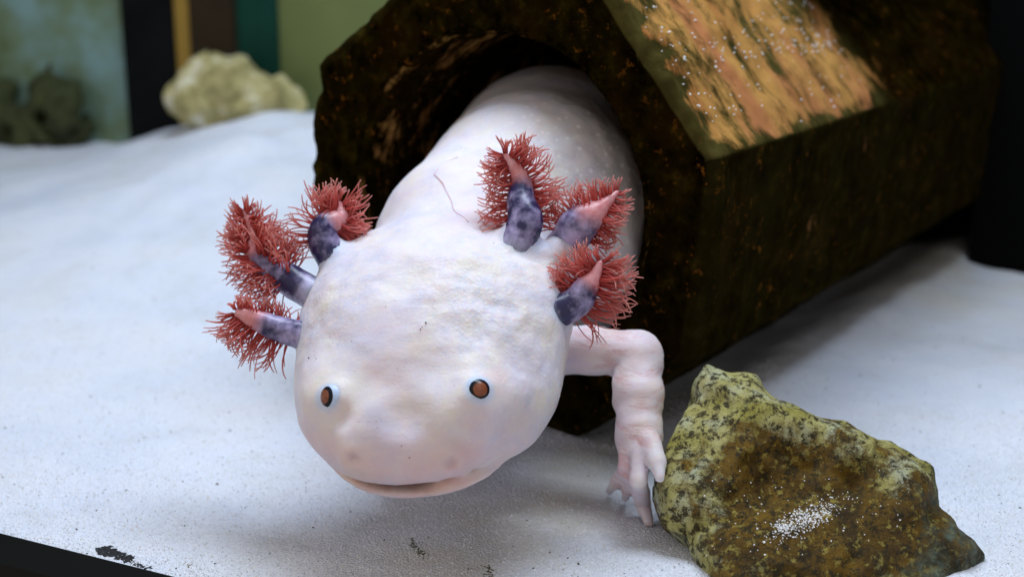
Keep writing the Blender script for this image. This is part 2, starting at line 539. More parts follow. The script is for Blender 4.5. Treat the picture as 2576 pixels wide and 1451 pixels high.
# the tunnel's frame, needed by the sand that is banked up against it
TO = np.array([-0.529, 34.069, 6.068]); TAZ = math.radians(56.44); TROLL = math.radians(-6.44); TR = 6.627
TA = np.array([math.cos(TAZ), math.sin(TAZ), 0]); TE = np.array([math.sin(TAZ), -math.cos(TAZ), 0]); TZ = np.array([0, 0, 1.0])
def sand_height(x, y):
    p = np.stack([x, y, np.zeros_like(x)], -1)
    s = (x - GP[0]) * GD[0] + (y - GP[1]) * GD[1]; t = (x - GP[0]) * GN[0] + (y - GP[1]) * GN[1]
    z = 0.12 * fbm(p, 0.13, 3, 3) + 0.05 * fbm(p, 0.7, 3, 5)
    rise = np.interp(s, [-60, -34, -27, -18, -2, 6], [0.6, 1.4, 2.9, 4.95, 2.6, 0.0])
    z = z + rise * sstep(9, WALL_T, t) * (1 + 0.12 * fbm(p, 0.22, 2, 9))
    # bank against the tunnel's mouth and side
    q = np.stack([x - TO[0], y - TO[1]], -1)
    a = q @ TA[:2]; e = q @ TE[:2]
    front = np.exp(-((a + 0.6) / 1.6) ** 2) * np.exp(-(e / 5.0) ** 2)
    z = z + 0.45 * front
    side = np.exp(-((e - 4.6) / 1.3) ** 2) * sstep(0.5, 4, a)
    z = z + 0.55 * side
    for (cx, cy, r, h) in SAND_LUMPS:
        z = z + h * np.exp(-((x - cx) ** 2 + (y - cy) ** 2) / r ** 2)
    return z
g_tip = on_ground(1630, 1312)
SAND_LUMPS = [(g_tip[0] - 1.2, g_tip[1] - 0.2, 1.0, 0.10), (2.2, 25.0, 2.2, 0.12), (10.2, 25.0, 2.0, 0.25)]
ss = np.concatenate([np.linspace(-70, -22, 80)[:-1], np.linspace(-22, 26, 321), np.linspace(26, 70, 60)[1:]])
tt = np.concatenate([np.linspace(0, 16, 160)[:-1], np.linspace(16, WALL_T, 120)])
S, T = np.meshgrid(ss, tt, indexing='ij')
X = GP[0] + S * GD[0] + T * GN[0]; Y = GP[1] + S * GD[1] + T * GN[1]
Z = sand_height(X, Y)
ns, nt = S.shape
I = np.arange(ns * nt).reshape(ns, nt)
F = np.stack([I[:-1, :-1], I[1:, :-1], I[1:, 1:], I[:-1, 1:]], -1).reshape(-1, 4)
film_shade = np.zeros_like(X)
for (px, py, r, k) in ((1330, 1290, 2.6, 1.0), (1120, 1400, 2.0, 0.8), (1480, 1180, 2.0, 0.9), (2350, 690, 6.0, 0.9), (1000, 1300, 1.5, 0.5), (620, 1420, 2.0, 0.35)):  # olive algae film; also paints the shade under chin and at far right
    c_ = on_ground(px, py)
    film_shade = np.maximum(film_shade, k * np.exp(-((X - c_[0]) ** 2 + (Y - c_[1]) ** 2) / r ** 2))
film_shade = film_shade * (0.75 + 0.5 * fbm(np.stack([X, Y, Z * 0], -1), 0.6, 4, 77))
sand = obj('sand', np.stack([X, Y, Z], -1).reshape(-1, 3), F, SAND, attrs={'film': np.clip(film_shade, 0, 1).reshape(-1)})
tag(sand, 'white bluish fine sand covering the tank floor', 'sand', kind='structure')

def slab(s0, s1, t0, t1, z0, z1):
    v = []
    for z in (z0, z1):
        for s, t in ((s0, t0), (s1, t0), (s1, t1), (s0, t1)):
            p = GP + s * GD + t * GN
            v.append((p[0], p[1], z))
    f = [(3, 2, 1, 0), (4, 5, 6, 7), (0, 1, 5, 4), (1, 2, 6, 5), (2, 3, 7, 6), (3, 0, 4, 7)]
    return v, f
def s_at_wall(px, t=WALL_T):
    """where a picture column meets the back wall"""
    d = ray(px, 150)
    k = (t + GP @ GN) / (d[:2] @ GN)
    p = d[:2] * k
    return float((p - GP) @ GD)
W0 = WALL_T
algae_wall = mat_algae_wall()
v, f = slab(-75, s_at_wall(345), W0, W0 + 1, -1, 40)
tag(obj('wall_algae', v, f, algae_wall, smooth=False), 'blue-green algae-stained back wall of the tank', 'wall', kind='structure')
v, f = slab(s_at_wall(690), s_at_wall(1150), W0, W0 + 1, -1, 40)
tag(obj('wall_back', v, f, mat_plain('olive_wall', (0.15, 0.18, 0.055), 0.7, 0.3, 0.15), smooth=False), 'plain olive-grey back wall of the tank', 'wall', kind='structure')
v, f = slab(11.6, 80, 34.5, W0 + 1, -1, 40)  # black block brought forward in place of sand that lies in shade
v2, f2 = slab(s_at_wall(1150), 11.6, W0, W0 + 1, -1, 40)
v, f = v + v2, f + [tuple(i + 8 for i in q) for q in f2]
tag(obj('wall_dark', v, f, mat_plain('black_wall', (0.003, 0.003, 0.003), 0.8, spec=0.02), smooth=False), 'black back wall of the tank behind the tunnel, brought forward to stand in for shade', 'wall', kind='structure')
def board(px0, px1, mat, label, proud):
    v, f = slab(s_at_wall(px0), s_at_wall(px1), W0 - proud, W0 + 1, -1, 40)
    tag(obj('vertical_board', v, f, mat, smooth=False), label, 'board', 'upright boards along the back wall')
board(338, 462, mat_plain('board_black', (0.008, 0.009, 0.010), 0.7, 0.5, 0.3, spec=0.04), 'near-black upright board between the algae wall and the ochre board', 0.8)
board(457, 508, mat_plain('board_ochre', (0.34, 0.21, 0.045), 0.6, 0.25, 0.3, spec=0.04), 'narrow ochre-yellow upright board behind the pale stone', 0.55)
board(506, 612, mat_plain('board_brown', (0.035, 0.024, 0.014), 0.7, 0.4, 0.3, spec=0.04), 'dark brown upright board between the ochre and green boards', 0.8)
board(608, 705, mat_plain('board_green', (0.010, 0.052, 0.036), 0.6, 0.4, 0.3, spec=0.04), 'dark green upright board beside the olive-grey wall', 0.4)

# black front rail of the tank
rail = thing('tank_rail', 'black plastic bottom rail along the front of the tank', 'rail', (*GP, -1.0))
v, f = slab(-60, 60, -1.2, -0.02, -3.0, 0.12)
obj('rail_bar', v, f, BLACK, rail, smooth=False)
v, f = slab(-60, 60, -1.22, -0.9, 0.12, 0.2)
obj('rail_lip', v, f, BLACK, rail, smooth=False)
# unseen panel added to block the lamp and shade the rear of the tunnel
cover = thing('shade_cover', 'black panel added above the rear of the clay tunnel to shade it', 'cover', (12, 48, 15))
ct = 20.3
v, f = slab(-5, 9.5, ct, WALL_T - 0.5, 14.0, 14.8)
obj('panel', v, f, BLACK, cover, smooth=False)
v, f = slab(-5, 9.5, ct - 0.4, ct, 13.7, 15.4)
obj('edge_strip', v, f, BLACK, cover, smooth=False)
hood = thing('tank_hood', 'black hood over the top of the tank above the lamp', 'hood', (*(GP + 18 * GN), 50))
v, f = slab(-75, 80, -1, WALL_T + 1, 50, 51); obj('hood_top', v, f, BLACK, hood, smooth=False)
v, f = slab(-75, 80, -1.6, -1, 43, 51.2); obj('hood_front', v, f, BLACK, hood, smooth=False)
v, f = slab(-76, -75, -1, WALL_T + 1, -1, 50); tag(obj('wall_left', v, f, algae_wall, smooth=False), 'left end wall of the tank', 'wall', kind='structure')
v, f = slab(80, 81, -1, WALL_T + 1, -1, 50); tag(obj('wall_right', v, f, BLACK, smooth=False), 'right end wall of the tank', 'wall', kind='structure')
#SETTING_END

# ------------------------------------------------------------------ the octagonal clay tunnel
def build_tunnel():
    L = 42.0
    HOLE = 4.38
    ap = TR * math.cos(math.pi / 8)
    nph = 480
    ph = np.linspace(0, 2 * math.pi, nph, endpoint=False)
    # rounded octagon radius
    def rho(p):
        a = [np.cos(p - TROLL - k * math.pi / 4) for k in range(8)]
        a = np.sort(np.array(a), 0)[::-1]
        k = 0.012
        m = a[0]
        m2 = smin(-a[0], -a[1], k)
        return ap / (-m2)
    ro = rho(ph)
    prof = []                                   # (axial, radial kind: outer fraction 1, hole 0)
    for x in np.concatenate([np.linspace(L, 16, 30)[:-1], np.linspace(16, 0.3, 110)]): prof.append((x, 1.0, 0))
    for a in np.linspace(0, math.pi / 2, 6)[1:]: prof.append((0.3 - 0.3 * math.sin(a), 1.0, -0.3 * (1 - math.cos(a))))
    for u in np.linspace(0.96, 0.06, 22): prof.append((0.0, u, -0.3 * min(1, u * 1.0)))
    for a in np.linspace(0, math.pi / 2, 5): prof.append((0.25 - 0.25 * math.cos(a), 0.0, 0.25 * (1 - math.sin(a)) ))
    for x in np.linspace(0.6, L, 60): prof.append((x, 0.0, 0.0))
    V, A, FM = [], [], []
    for (x, u, dr) in prof:
        r = HOLE + (ro - HOLE) * u + dr
        P = TO + x * TA + (np.cos(ph) * r)[:, None] * TE + (np.sin(ph) * r)[:, None] * TZ
        V.append(P)
        # algae cover by face, with the shade of the dim side put in too
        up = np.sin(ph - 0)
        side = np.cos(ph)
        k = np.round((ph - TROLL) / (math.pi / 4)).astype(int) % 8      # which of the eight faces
        face_algae_shade = np.array([0.21, -0.03, 0.10, 0.17, 0.17, 0.2, 0.2, 0.2])[k]
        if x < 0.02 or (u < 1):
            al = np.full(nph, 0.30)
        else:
            al = face_algae_shade.copy()
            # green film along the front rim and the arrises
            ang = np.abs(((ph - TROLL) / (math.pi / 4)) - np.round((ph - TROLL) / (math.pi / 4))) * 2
            al = al + 0.30 * sstep(9.5, 14.5, x + 0.5 * np.sin(ph * 23))  # rear darkened to paint in the shadow lying over it
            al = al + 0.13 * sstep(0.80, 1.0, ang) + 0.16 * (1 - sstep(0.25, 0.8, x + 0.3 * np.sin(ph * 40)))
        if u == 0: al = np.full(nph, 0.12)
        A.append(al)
        fm = np.zeros(nph)
        if u == 1.0: fm = np.where(k == 1, 1.0 * (1 - sstep(9.8, 12.5, x)), 0.12) * np.ones(nph)  # olive film on the upper right face, faded out with the painted rear shade
        FM.append(fm)
    V = np.array(V); A = np.array(A)
    n1 = fbm(V, 0.35, 4, 21); n2 = fbm(V * np.array([1, 1, 1]), 2.0, 3, 22)
    Nn = V - (TO + ((V - TO) @ TA)[..., None] * TA); Nn /= np.linalg.norm(Nn, axis=-1, keepdims=True)
    V = V + Nn * (0.10 * n1 + 0.045 * n2)[..., None] - TA * (0.05 * n2 + 0.08 * n1)[..., None] * (((V - TO) @ TA) < 0.4)[..., None]
    # chips out of the left rim
    for (a0, w, d) in ((math.pi + 0.12, 0.05, 0.30), (math.pi - 0.42, 0.035, 0.18), (math.pi + 0.3, 0.03, 0.14), (0.75, 0.03, 0.12)):
        g = np.exp(-(np.angle(np.exp(1j * (ph - a0))) / w) ** 2)
        for i, (x, u, dr) in enumerate(prof):
            if u == 1.0 and x < 2.0: V[i] -= Nn[i] * (d * g * (1 - x / 2.0) ** 1)[:, None]
    m = len(prof)
    I = np.arange(m * nph).reshape(m, nph)
    J = np.roll(I, -1, 1)
    F = np.stack([I[:-1], J[:-1], J[1:], I[1:]], -1).reshape(-1, 4)[:, ::-1]
    root = thing('tunnel_shelter', 'octagonal clay tunnel with round hole and algae-stained orange top sheltering the axolotl', 'shelter', (TO[0], TO[1], 0))
    # build in a frame whose x is the tunnel axis, so the grain of the material follows it
    R = np.array([TA, -TE, TZ])
    loc = (V.reshape(-1, 3) - np.array([TO[0], TO[1], 0])) @ R.T
    BASE[root] = np.zeros(3)
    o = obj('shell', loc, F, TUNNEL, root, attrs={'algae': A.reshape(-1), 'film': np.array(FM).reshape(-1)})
    root.rotation_euler = (0, 0, TAZ)
    # loose sand grains lying on the lit top face
    so = Soup()
    for _ in range(420):
        x = rng.uniform(0.3, 11); lat = rng.normal(0.1, 1.0)
        if abs(lat) > 2.5 or (rng.random() > 0.35 and math.sin(lat * 4 + x * 0.25) < 0.2): continue
        a = math.pi / 4 + TROLL
        p = TO + x * TA + (ap + 0.03) * (math.cos(a) * TE + math.sin(a) * TZ) + lat * (-math.sin(a) * TE + math.cos(a) * TZ)
        pn = vnoise(p[None], 0.35, 21)
        so.chip(p, rng.uniform(0.02, 0.05))
    lv = (np.array(so.v) - np.array([TO[0], TO[1], 0])) @ R.T
    go = obj('sand_grain_scatter', lv, so.f, GRAIN, root, smooth=False)
    tag(go, kind='stuff')
build_tunnel()

# ------------------------------------------------------------------ stones
def poly_sd(P, pts):
    """signed distance to a polygon, negative inside"""
    d = np.full(P.shape[:-1], 1e9); ins = np.zeros(P.shape[:-1], bool)
    n = len(pts)
    for i in range(n):
        a, b = pts[i], pts[(i + 1) % n]
        e = b - a; w = P - a
        t = np.clip((w @ e) / (e @ e), 0, 1)
        d = np.minimum(d, ((w - t[..., None] * e) ** 2).sum(-1))
        c = ((a[1] <= P[..., 1]) != (b[1] <= P[..., 1])) & (P[..., 0] < (b[0] - a[0]) * (P[..., 1] - a[1]) / (b[1] - a[1] + 1e-12) + a[0])
        ins ^= c
    d = np.sqrt(d)
    return np.where(ins, -d, d)
def stone(name, outline, origin, slope, front, back, h, label, mat, rnd, attr_fn, namp, extra=None):
    """a stone whose outline lies in a plane through origin rising away from the viewer at the given slope"""
    U = np.array([1.0, 0, 0]); Vv = np.array([0, math.cos(slope), math.sin(slope)]); Wn = np.cross(U, Vv)
    pts = []
    for (px, py) in outline:
        d = ray(px, py)
        k = ((origin - CAMP) @ Wn) / (d @ Wn)
        q = CAMP + d * k - origin
        pts.append((q @ U, q @ Vv))
    pts = np.array(pts)
    lo = np.array([pts[:, 0].min() - .6, pts[:, 1].min() - .6, -back - .8]); hi = np.array([pts[:, 0].max() + .6, pts[:, 1].max() + .6, front + .8])
    fld = Field(lo, hi, h)
    sl, g = fld.box(lo, hi)
    d2 = poly_sd(g[:, :, 0, :2].astype(float), pts)[:, :, None]
    w = g[..., 2]
    inn = np.clip(-d2 / rnd, 0, 1)
    prof = np.sqrt(np.clip(1 - (1 - inn) ** 2, 0, 1))
    gg = np.broadcast_to(g, g.shape).astype(float)
    shape = extra(gg, prof) if extra else 0
    ft = front * prof + shape; bt = back * prof ** 0.8
    dz = np.where(w > 0, w - ft, -w - bt)
    dd = np.maximum(d2 * 1.0, dz * 0.75)
    dd = np.where(d2 > 0, np.sqrt(d2 ** 2 + np.maximum(np.abs(w) - 0.02, 0) ** 2), dd)
    rid = 1 - np.abs(fbm(gg + 0.4 * vnoise(gg, 0.8, 40)[..., None], 0.55, 3, 35)) * 2
    dd = dd + namp * (fbm(gg, 0.45, 2, 31) + 0.5 * fbm(gg, 1.6, 3, 33) + 0.9 * np.clip(rid, -1, 1) - 0.3)
    fld.d = dd.astype(np.float32)
    v, f = fld.mesh()
    v = relax(v, f, 1, 0.4)
    world_v = origin + v[:, :1] * U + v[:, 1:2] * Vv + v[:, 2:3] * Wn
    base = np.array([world_v[:, 0].mean(), world_v[:, 1].mean(), 0])
    o = obj(name, world_v, f, mat, base=base, attrs=attr_fn(world_v))
    tag(o, label, 'stone')
    return o, fld, (origin, U, Vv, Wn)

rock_out = [(1752, 903), (1790, 893), (1850, 922), (1905, 948), (1945, 1003), (2000, 1040), (2062, 1066), (2150, 1092), (2232, 1130), (2290, 1170), (2330, 1222),
            (2362, 1285), (2420, 1330), (2484, 1402), (2420, 1480), (2300, 1560), (2050, 1600), (1850, 1560), (1785, 1470), (1740, 1360), (1672, 1300), (1640, 1225), (1650, 1165), (1672, 1108), (1702, 1050), (1730, 970)]
r_or = on_ground(1780, 1440)
def rock_shape(g, prof):
    u, v = g[..., 0], g[..., 1]
    # a hollow along the middle under a diagonal ledge
    led = 0.32 * np.tanh((v - (0.9 + 0.12 * u)) * 3.0) * prof
    hol = -0.35 * np.exp(-((v - 1.6) / 0.8) ** 2 - ((u - 1.6) / 1.8) ** 2)
    rid = 0.35 * np.exp(-((v - (4.4 - 0.55 * u)) / 0.6) ** 2) * prof
    return -led * 0.5 + hol + rid
def rock_attr(v):
    br = 0.26 * np.exp(-((v[:, 0] - 5.6) / 2.2) ** 2 - ((v[:, 2] - 1.2) / 1.2) ** 2) - 0.10 * sstep(2.2, 3.4, v[:, 2])
    te = 0.22 * sstep(7.0, 8.5, v[:, 0]) - 0.05
    return {'brown': br, 'teal': te}
rock, rock_f, rock_fr = stone('stone', rock_out, r_or, math.radians(47), 0.75, 2.3, 0.075,
      'mossy yellow-brown stone with pointed peak lying beside the tunnel', STONE, 1.5, rock_attr, 0.16, rock_shape)
# white sand caught on the stone's ledge
def rock_hit(px, py):
    o, U, Vv, Wn = rock_fr
    d = ray(px, py)
    t = 22.0
    while t < 40:
        q = CAMP + d * t - o
        l = np.array([q @ U, q @ Vv, q @ Wn])
        if np.all(l > rock_f.lo) and np.all(l < rock_f.lo + (rock_f.n - 1) * rock_f.h) and float(rock_f.sample(l)) < 0.0:
            return CAMP + d * t
        t += 0.02
    return None
so = Soup()
for _ in range(900):
    if rng.random() < 0.8:
        a, b = rng.normal(0, 1, 2)
        px, py = 2022 + a * 42 + b * 10, 1308 - a * 22 + b * 12
    elif rng.random() < 0.4:
        px, py = rng.normal(1965, 9), rng.normal(1325, 8)
    else:
        px, py = rng.uniform(1760, 2300), rng.uniform(1180, 1400)
    p = rock_hit(px, py)
    if p is not None: so.chip(p + np.array([0, 0, 0.003]), rng.uniform(0.010, 0.030) * rng.choice([1, 1, 1.4]))
g = obj('sand_grain_scatter', np.array(so.v), so.f, GRAIN, rock, smooth=False)
tag(g, kind='stuff')

b_d = 67.0
back_out = [(408, 238), (445, 195), (480, 152), (520, 138), (545, 133), (575, 146), (602, 143), (640, 168), (668, 190), (690, 210), (708, 205), (728, 225), (752, 262), (740, 300), (600, 320), (470, 310), (415, 275)]
b_or = at(580, 275, b_d)
stone('stone', back_out, b_or, math.radians(62), 1.6, 2.5, 0.17, 'pale yellow-white craggy stone at the back of the sand', BACKSTONE, 2.6,
      lambda v: {'brown': np.zeros(len(v))}, 0.32)

# ------------------------------------------------------------------ the axolotl
def nrm(v): return np.asarray(v, float) / np.linalg.norm(v)
HC = at(1078, 850, 29.3)                                     # middle of the head
yaw, pit, rol = math.radians(11), math.radians(27), math.radians(3)
HB = np.array([-math.sin(yaw) * math.cos(pit), -math.cos(yaw) * math.cos(pit), -math.sin(pit)])    # towards the snout
HA0 = nrm(np.cross(HB, [0, 0, 1])) * -1
HCc0 = np.cross(HB, HA0) * 1
if HCc0[2] < 0: HCc0 = -HCc0
HA = HA0 * math.cos(rol) + HCc0 * math.sin(rol)
HU = HCc0 * math.cos(rol) - HA0 * math.sin(rol)
HR = np.array([HA, HB, HU])                                  # rows: side (right in the picture), snout, crown
def hl(a, b, c): return HC + a * HA + b * HB + c * HU

body = Field((-7.5, 21.5, -0.3), (9.5, 46.0, 10.5), 0.085)
def E(a, b, c, ra, rb, rc, k):
    fn, lo, hi = ell(hl(a, b, c), HR, (ra, rb, rc)); body.add(fn, lo, hi, k)
# trunk first: from deep inside the tunnel to the neck
tr = [at(1130, 745, 31.4), at(1205, 640, 33.2), TO + np.array([1.1, 0.5, -0.3]), TO + 4 * TA + np.array([-0.6, 0.2, 0.25]), TO + 10 * TA + np.array([0.0, 0, -1.2])]
trr = [2.05, 2.42, 2.92, 2.75, 2.6]
for i in range(len(tr) - 1):
    body.add(*cap(tr[i], tr[i + 1], trr[i], trr[i + 1]), k=0.8)
# flank swelling against the hole's right side, back ridge
fn, lo, hi = ell(TO + np.array([2.0, -0.6, -1.6]) , np.eye(3), (1.9, 2.0, 2.6)); body.add(fn, lo, hi, 1.0)
# head
E(0, -0.4, 0.0, 2.85, 3.1, 1.75, 0.6)
E(-1.75, -1.0, -0.25, 1.25, 1.9, 1.25, 0.7); E(1.62, -1.0, -0.25, 1.25, 1.9, 1.25, 0.7)
E(0, 1.15, -0.3, 2.72, 2.35, 1.2, 0.6)
E(1.85, 0.75, -0.70, 1.0, 1.7, 0.8, 0.7); E(-1.65, 0.5, -0.7, 1.0, 1.6, 0.8, 0.5)
E(0, 2.05, -0.2, 1.95, 1.72, 0.88, 0.5)
E(0, -1.2, -1.0, 2.5, 2.6, 1.2, 0.6)
# brow swellings, groove between them, bumps before the eyes
E(-1.45, 1.9, 0.45, 0.75, 0.9, 0.5, 0.5); E(1.45, 1.9, 0.45, 0.75, 0.9, 0.5, 0.5)
upper = body.d.copy()
# mouth: keep the upper jaw above the lip surface, then add the lower jaw under it
def local(g): return (g - HC.astype(np.float32)) @ HR.T.astype(np.float32)
def lip_c(q): return -0.46 - 0.05 * np.exp(-(q[..., 0] / 0.8) ** 4) - 0.12 * np.minimum(q[..., 0] ** 2, 4.5) - 0.03 * (q[..., 1] - 2)
sl, g = body.box(HC - 5.5, HC + 5.5)
q = local(g)
front = sstep(-0.2, 0.9, q[..., 1]) * (1 - sstep(1.75, 2.2, np.abs(q[..., 0] - 0.1)))
cut = (lip_c(q) - q[..., 2])
d = body.d[sl]
up = -smin(-d, -(cut - (1 - front) * 1.6), 0.12)
fnj, lo, hi = ell(hl(0.12, 0.92, -0.74), HR, (2.62, 2.84, 0.80))
low = fnj(g)
low = -smin(-low, (lip_c(q) - 0.13 * (1 - sstep(0.4, 1.8, np.abs(q[..., 0] + 0.2))) - q[..., 2]), 0.10)
mouth_in = ell(hl(0, 0.40, -0.55), HR, (2.3, 2.58, 0.5))[0](g)
d = smin(np.minimum(up, low), mouth_in, 0.04)
body.d[sl] = d
# far side arm, folded under the neck, and near arm reaching to the sand
def limb(pts, rs, k=0.3, fold=None):
    for i in range(len(pts) - 1):
        body.add(*cap(pts[i], pts[i + 1], rs[i], rs[i + 1], fold[i] if fold else None), k=k)
sh = at(1385, 880, 31.6); el = at(1603, 893, 30.9); wr = at(1608, 1095, 30.0); pm = at(1606, 1160, 29.7)
def crease(freq, amp, seed):
    def fn(t, g):
        n = vnoise(g, 1.3, seed)
        m = vnoise(g * np.array([1.0, 1.0, 2.6]) , 1.5, seed + 9)
        return amp * (0.55 * np.sin(t * freq + 3.4 * n + 2.5 * g[..., 0]) + 0.9 * m) * sstep(0.0, 0.15, t) * (1 - sstep(0.9, 1.0, t))
    return fn
limb([sh, at(1490, 878, 31.2), el, at(1606, 990, 30.4), wr, pm], [0.62, 0.52, 0.53, 0.52, 0.47, 0.33], 0.3,
     [None, crease(9, .02, 41), crease(15, .055, 42), crease(16, .06, 43), crease(9, .04, 44)])
def finger(pts, rs): limb(pts, rs, 0.06)
def gz(px, py, z=0.16):
    p = on_ground(px, py, z)
    return on_ground(px, py, z + float(sand_height(p[:1], p[1:2])[0]))
finger([at(1580, 1130, 29.8), at(1572, 1180, 29.6), gz(1532, 1236, .15)], [0.22, 0.17, 0.115])
finger([at(1594, 1140, 29.6), at(1590, 1195, 29.4), gz(1572, 1254, .15)], [0.20, 0.155, 0.10])
finger([at(1612, 1140, 29.4), at(1606, 1205, 29.0), gz(1618, 1262, .40), gz(1632, 1312, .12)], [0.24, 0.20, 0.20, 0.12])
finger([at(1636, 1110, 29.4), at(1652, 1160, 28.9), at(1660, 1200, 28.6)], [0.26, 0.22, 0.13])
limb([hl(-1.6, -3.0, -1.2), on_ground(985, 1060, 1.6), on_ground(960, 1080, 0.2)], [0.8, 0.5, 0.35], 0.3)
for dx in (-35, 0, 35):
    limb([on_ground(960, 1080, 0.25), on_ground(960 + dx, 1105, 0.1)], [0.2, 0.1], 0.1)
NOST = []
# snout swellings before the eyes, and the dip between them
for (px, py, r, k) in ((1110, 1040, 0.75, 0.10), (925, 1045, 0.65, 0.09), (1230, 1080, 0.6, 0.06), (1300, 1000, 0.6, 0.05), (870, 1110, 0.4, 0.05)):
    p, n = body.hit(px, py)
    fn, lo, hi = ell(p - n * (r - k), np.eye(3), (r,) * 3); body.add(fn, lo, hi, 0.35)
for (px, py, r) in ((1015, 1050, 0.5), (1165, 1110, 0.22), (1010, 700, 1.2)):
    p, n = body.hit(px, py)
    fn, lo, hi = ell(p + n * (r - 0.05), np.eye(3), (r,) * 3); body.add(fn, lo, hi, 0.30, 's')
# nostrils
for (px, py) in ((884, 1152), (1138, 1160)):
    p, n = body.hit(px, py)
    fn, lo, hi = ell(p - n * 0.17, np.eye(3), (0.26,) * 3); body.add(fn, lo, hi, 0.22)
    p, n = body.hit(px, py + 6)
    fn, lo, hi = ell(p - n * 0.03, np.eye(3), (0.17, 0.15, 0.13)); body.add(fn, lo, hi, 0.05, 's')
    NOST.append(p)
# eye swellings and sockets
EYES = []
for (px, py, gaze) in ((1203, 981, nrm(HA * 0.48 + HB * 0.30 + HU * 0.60 - 0.35 * nrm(ray(1203, 981)))), (831, 998, nrm(-HA * 0.74 + HB * 0.35 + HU * 0.45 - 0.35 * nrm(ray(831, 998))))):
    p, n = body.hit(px, py)
    ctr = p - gaze * 0.20
    fn, lo, hi = ell(ctr, np.eye(3), (0.325,) * 3); body.add(fn, lo, hi, 0.22)
    EYES.append((ctr + gaze * 0.085, gaze))
# shallow hollows under the eyes
for (px, py, r) in ((1190, 1060, 0.16), (860, 1055, 0.12)):
    p, n = body.hit(px, py)
    fn, lo, hi = ell(p + n * 0.12, np.eye(3), (r, r, r)); body.add(fn, lo, hi, 0.25, 's')

COLLARS = []
GILLS = {   # picture path of each stalk with its distance, radii in cm, filament length
 'r1': dict(hit=(1300, 612), **{'in': 0.15}, p=[(1335, 625, 31.2), (1318, 565, 31.4), (1312, 505, 31.6), (1312, 455, 31.7), (1288, 412, 31.7), (1266, 386, 31.6)], r=[.50, .40, .34, .22, .12, .04], n=320, l=.66),
 'r2': dict(col=0.45, hit=(1395, 660), **{'in': 0.3}, p=[(1385, 660, 31.0), (1425, 612, 30.9), (1462, 565, 30.6), (1490, 540, 30.5), (1525, 510, 30.6), (1556, 480, 30.7)], r=[.42, .44, .44, .30, .13, .04], n=280, l=.50),
 'r3': dict(sl=(1.15, .95), col=0.3, hit=(1400, 790), **{'in': 0.4}, p=[(1400, 800, 30.2), (1440, 765, 30.2), (1475, 722, 30.1), (1497, 690, 30.1), (1512, 655, 30.1)], r=[.38, .36, .29, .16, .05], n=300, l=.66),
 'l1': dict(col=0.9, hit=(835, 650), **{'in': 0.15}, p=[(838, 668, 30.8), (820, 615, 30.9), (815, 572, 30.9), (838, 556, 31.0), (856, 540, 31.1), (847, 505, 31.1)], r=[.42, .35, .32, .26, .20, .08], n=260, l=.66),
 'l2': dict(col=0.2, bushy=True, hit=(775, 735), **{'in': 0.4}, p=[(775, 740, 30.2), (728, 705, 30.3), (675, 670, 30.4), (640, 640, 30.5), (635, 590, 30.6), (612, 525, 30.6)], r=[.40, .34, .27, .22, .16, .06], n=340, l=.60),
 'l3': dict(sl=(.55, 1.2), col=0.1, hit=(755, 845), **{'in': 0.4}, p=[(760, 845, 29.4), (715, 832, 29.4), (665, 812, 29.4), (622, 795, 29.4), (592, 784, 29.4)], r=[.34, .30, .25, .19, .09], n=260, l=.60),
}
for k, gi in GILLS.items():
    hp, hn = body.hit(*gi['hit'])
    dz = (hp - CAMP) @ FWD - gi['p'][1][2] + gi['in']
    gi['p'] = [(a, b, c + dz) for a, b, c in gi['p']]
    P = [at(*q) for q in gi['p']]
    inn = hp - hn * 0.55
    gi['root'] = inn
    r = gi['r'][1]
    e = P[1] * gi.get('col', 1) + hp * (1 - gi.get('col', 1))
    if gi.get('col', 1) > 0.3: COLLARS.append(cap(inn, e, r * 1.15, r * 0.96))
for c in COLLARS: body.add(*c, k=0.28)

bv, bf = body.mesh()
bv = relax(bv, bf, 2, 0.5)
ql = (bv - HC) @ HR.T
onhead = sstep(-3.4, -2.6, ql[:, 1])
arm_w = 1 - sstep(0.4, 1.1, np.min([np.linalg.norm(bv - p, axis=1) for p in spline([at(1490, 878, 31.2), el, at(1606, 990, 30.4), wr, pm, gz(1612, 1290)], 24)], axis=0))
snout = sstep(1.4, 3.4, ql[:, 1]) * onhead
crease_d = np.abs(ql[:, 2] - lip_c(ql))
pink = 0.95 * snout * sstep(1.0, -0.2, ql[:, 2]) + 0.55 * arm_w
for (px, py, r, k) in ((1203, 1060, 0.45, .9), (1255, 950, 0.30, .6), (1110, 1150, 0.35, .7), (905, 1165, 0.4, .6), (860, 1045, .3, .7), (960, 930, .3, .4), (1165, 555, 0.6, .5)):
    p, n = body.hit(px, py)
    pink = np.maximum(pink, k * np.exp(-(np.linalg.norm(bv - p, axis=1) / r) ** 2))
under_lip = (lip_c(ql) - ql[:, 2])
lip = sstep(-0.02, 0.05, under_lip) * (1 - sstep(0.10, 0.26, under_lip)) * sstep(0.6, 1.8, ql[:, 1]) * (1 - sstep(0.9, 1.8, np.abs(ql[:, 0] + 0.1))) * 0.55
p, n = body.hit(1040, 1207)
dark = 0.7 * np.exp(-((ql[:, 0] + 0.05) / 0.8) ** 4) * np.exp(-((under_lip - 0.08) / 0.08) ** 2) * sstep(1.5, 2.5, ql[:, 1])  # painted shade in the mouth crease
blue = np.zeros(len(bv))
for p in NOST:
    dn = np.linalg.norm(bv - p, axis=1)
    pink = np.maximum(pink, 1.2 * np.exp(-(dn / 0.24) ** 2)); dark = np.maximum(dark, 0.28 * np.exp(-(dn / 0.12) ** 2))  # pink rim, with the nostril's shade painted in
bumpy = np.zeros(len(bv))
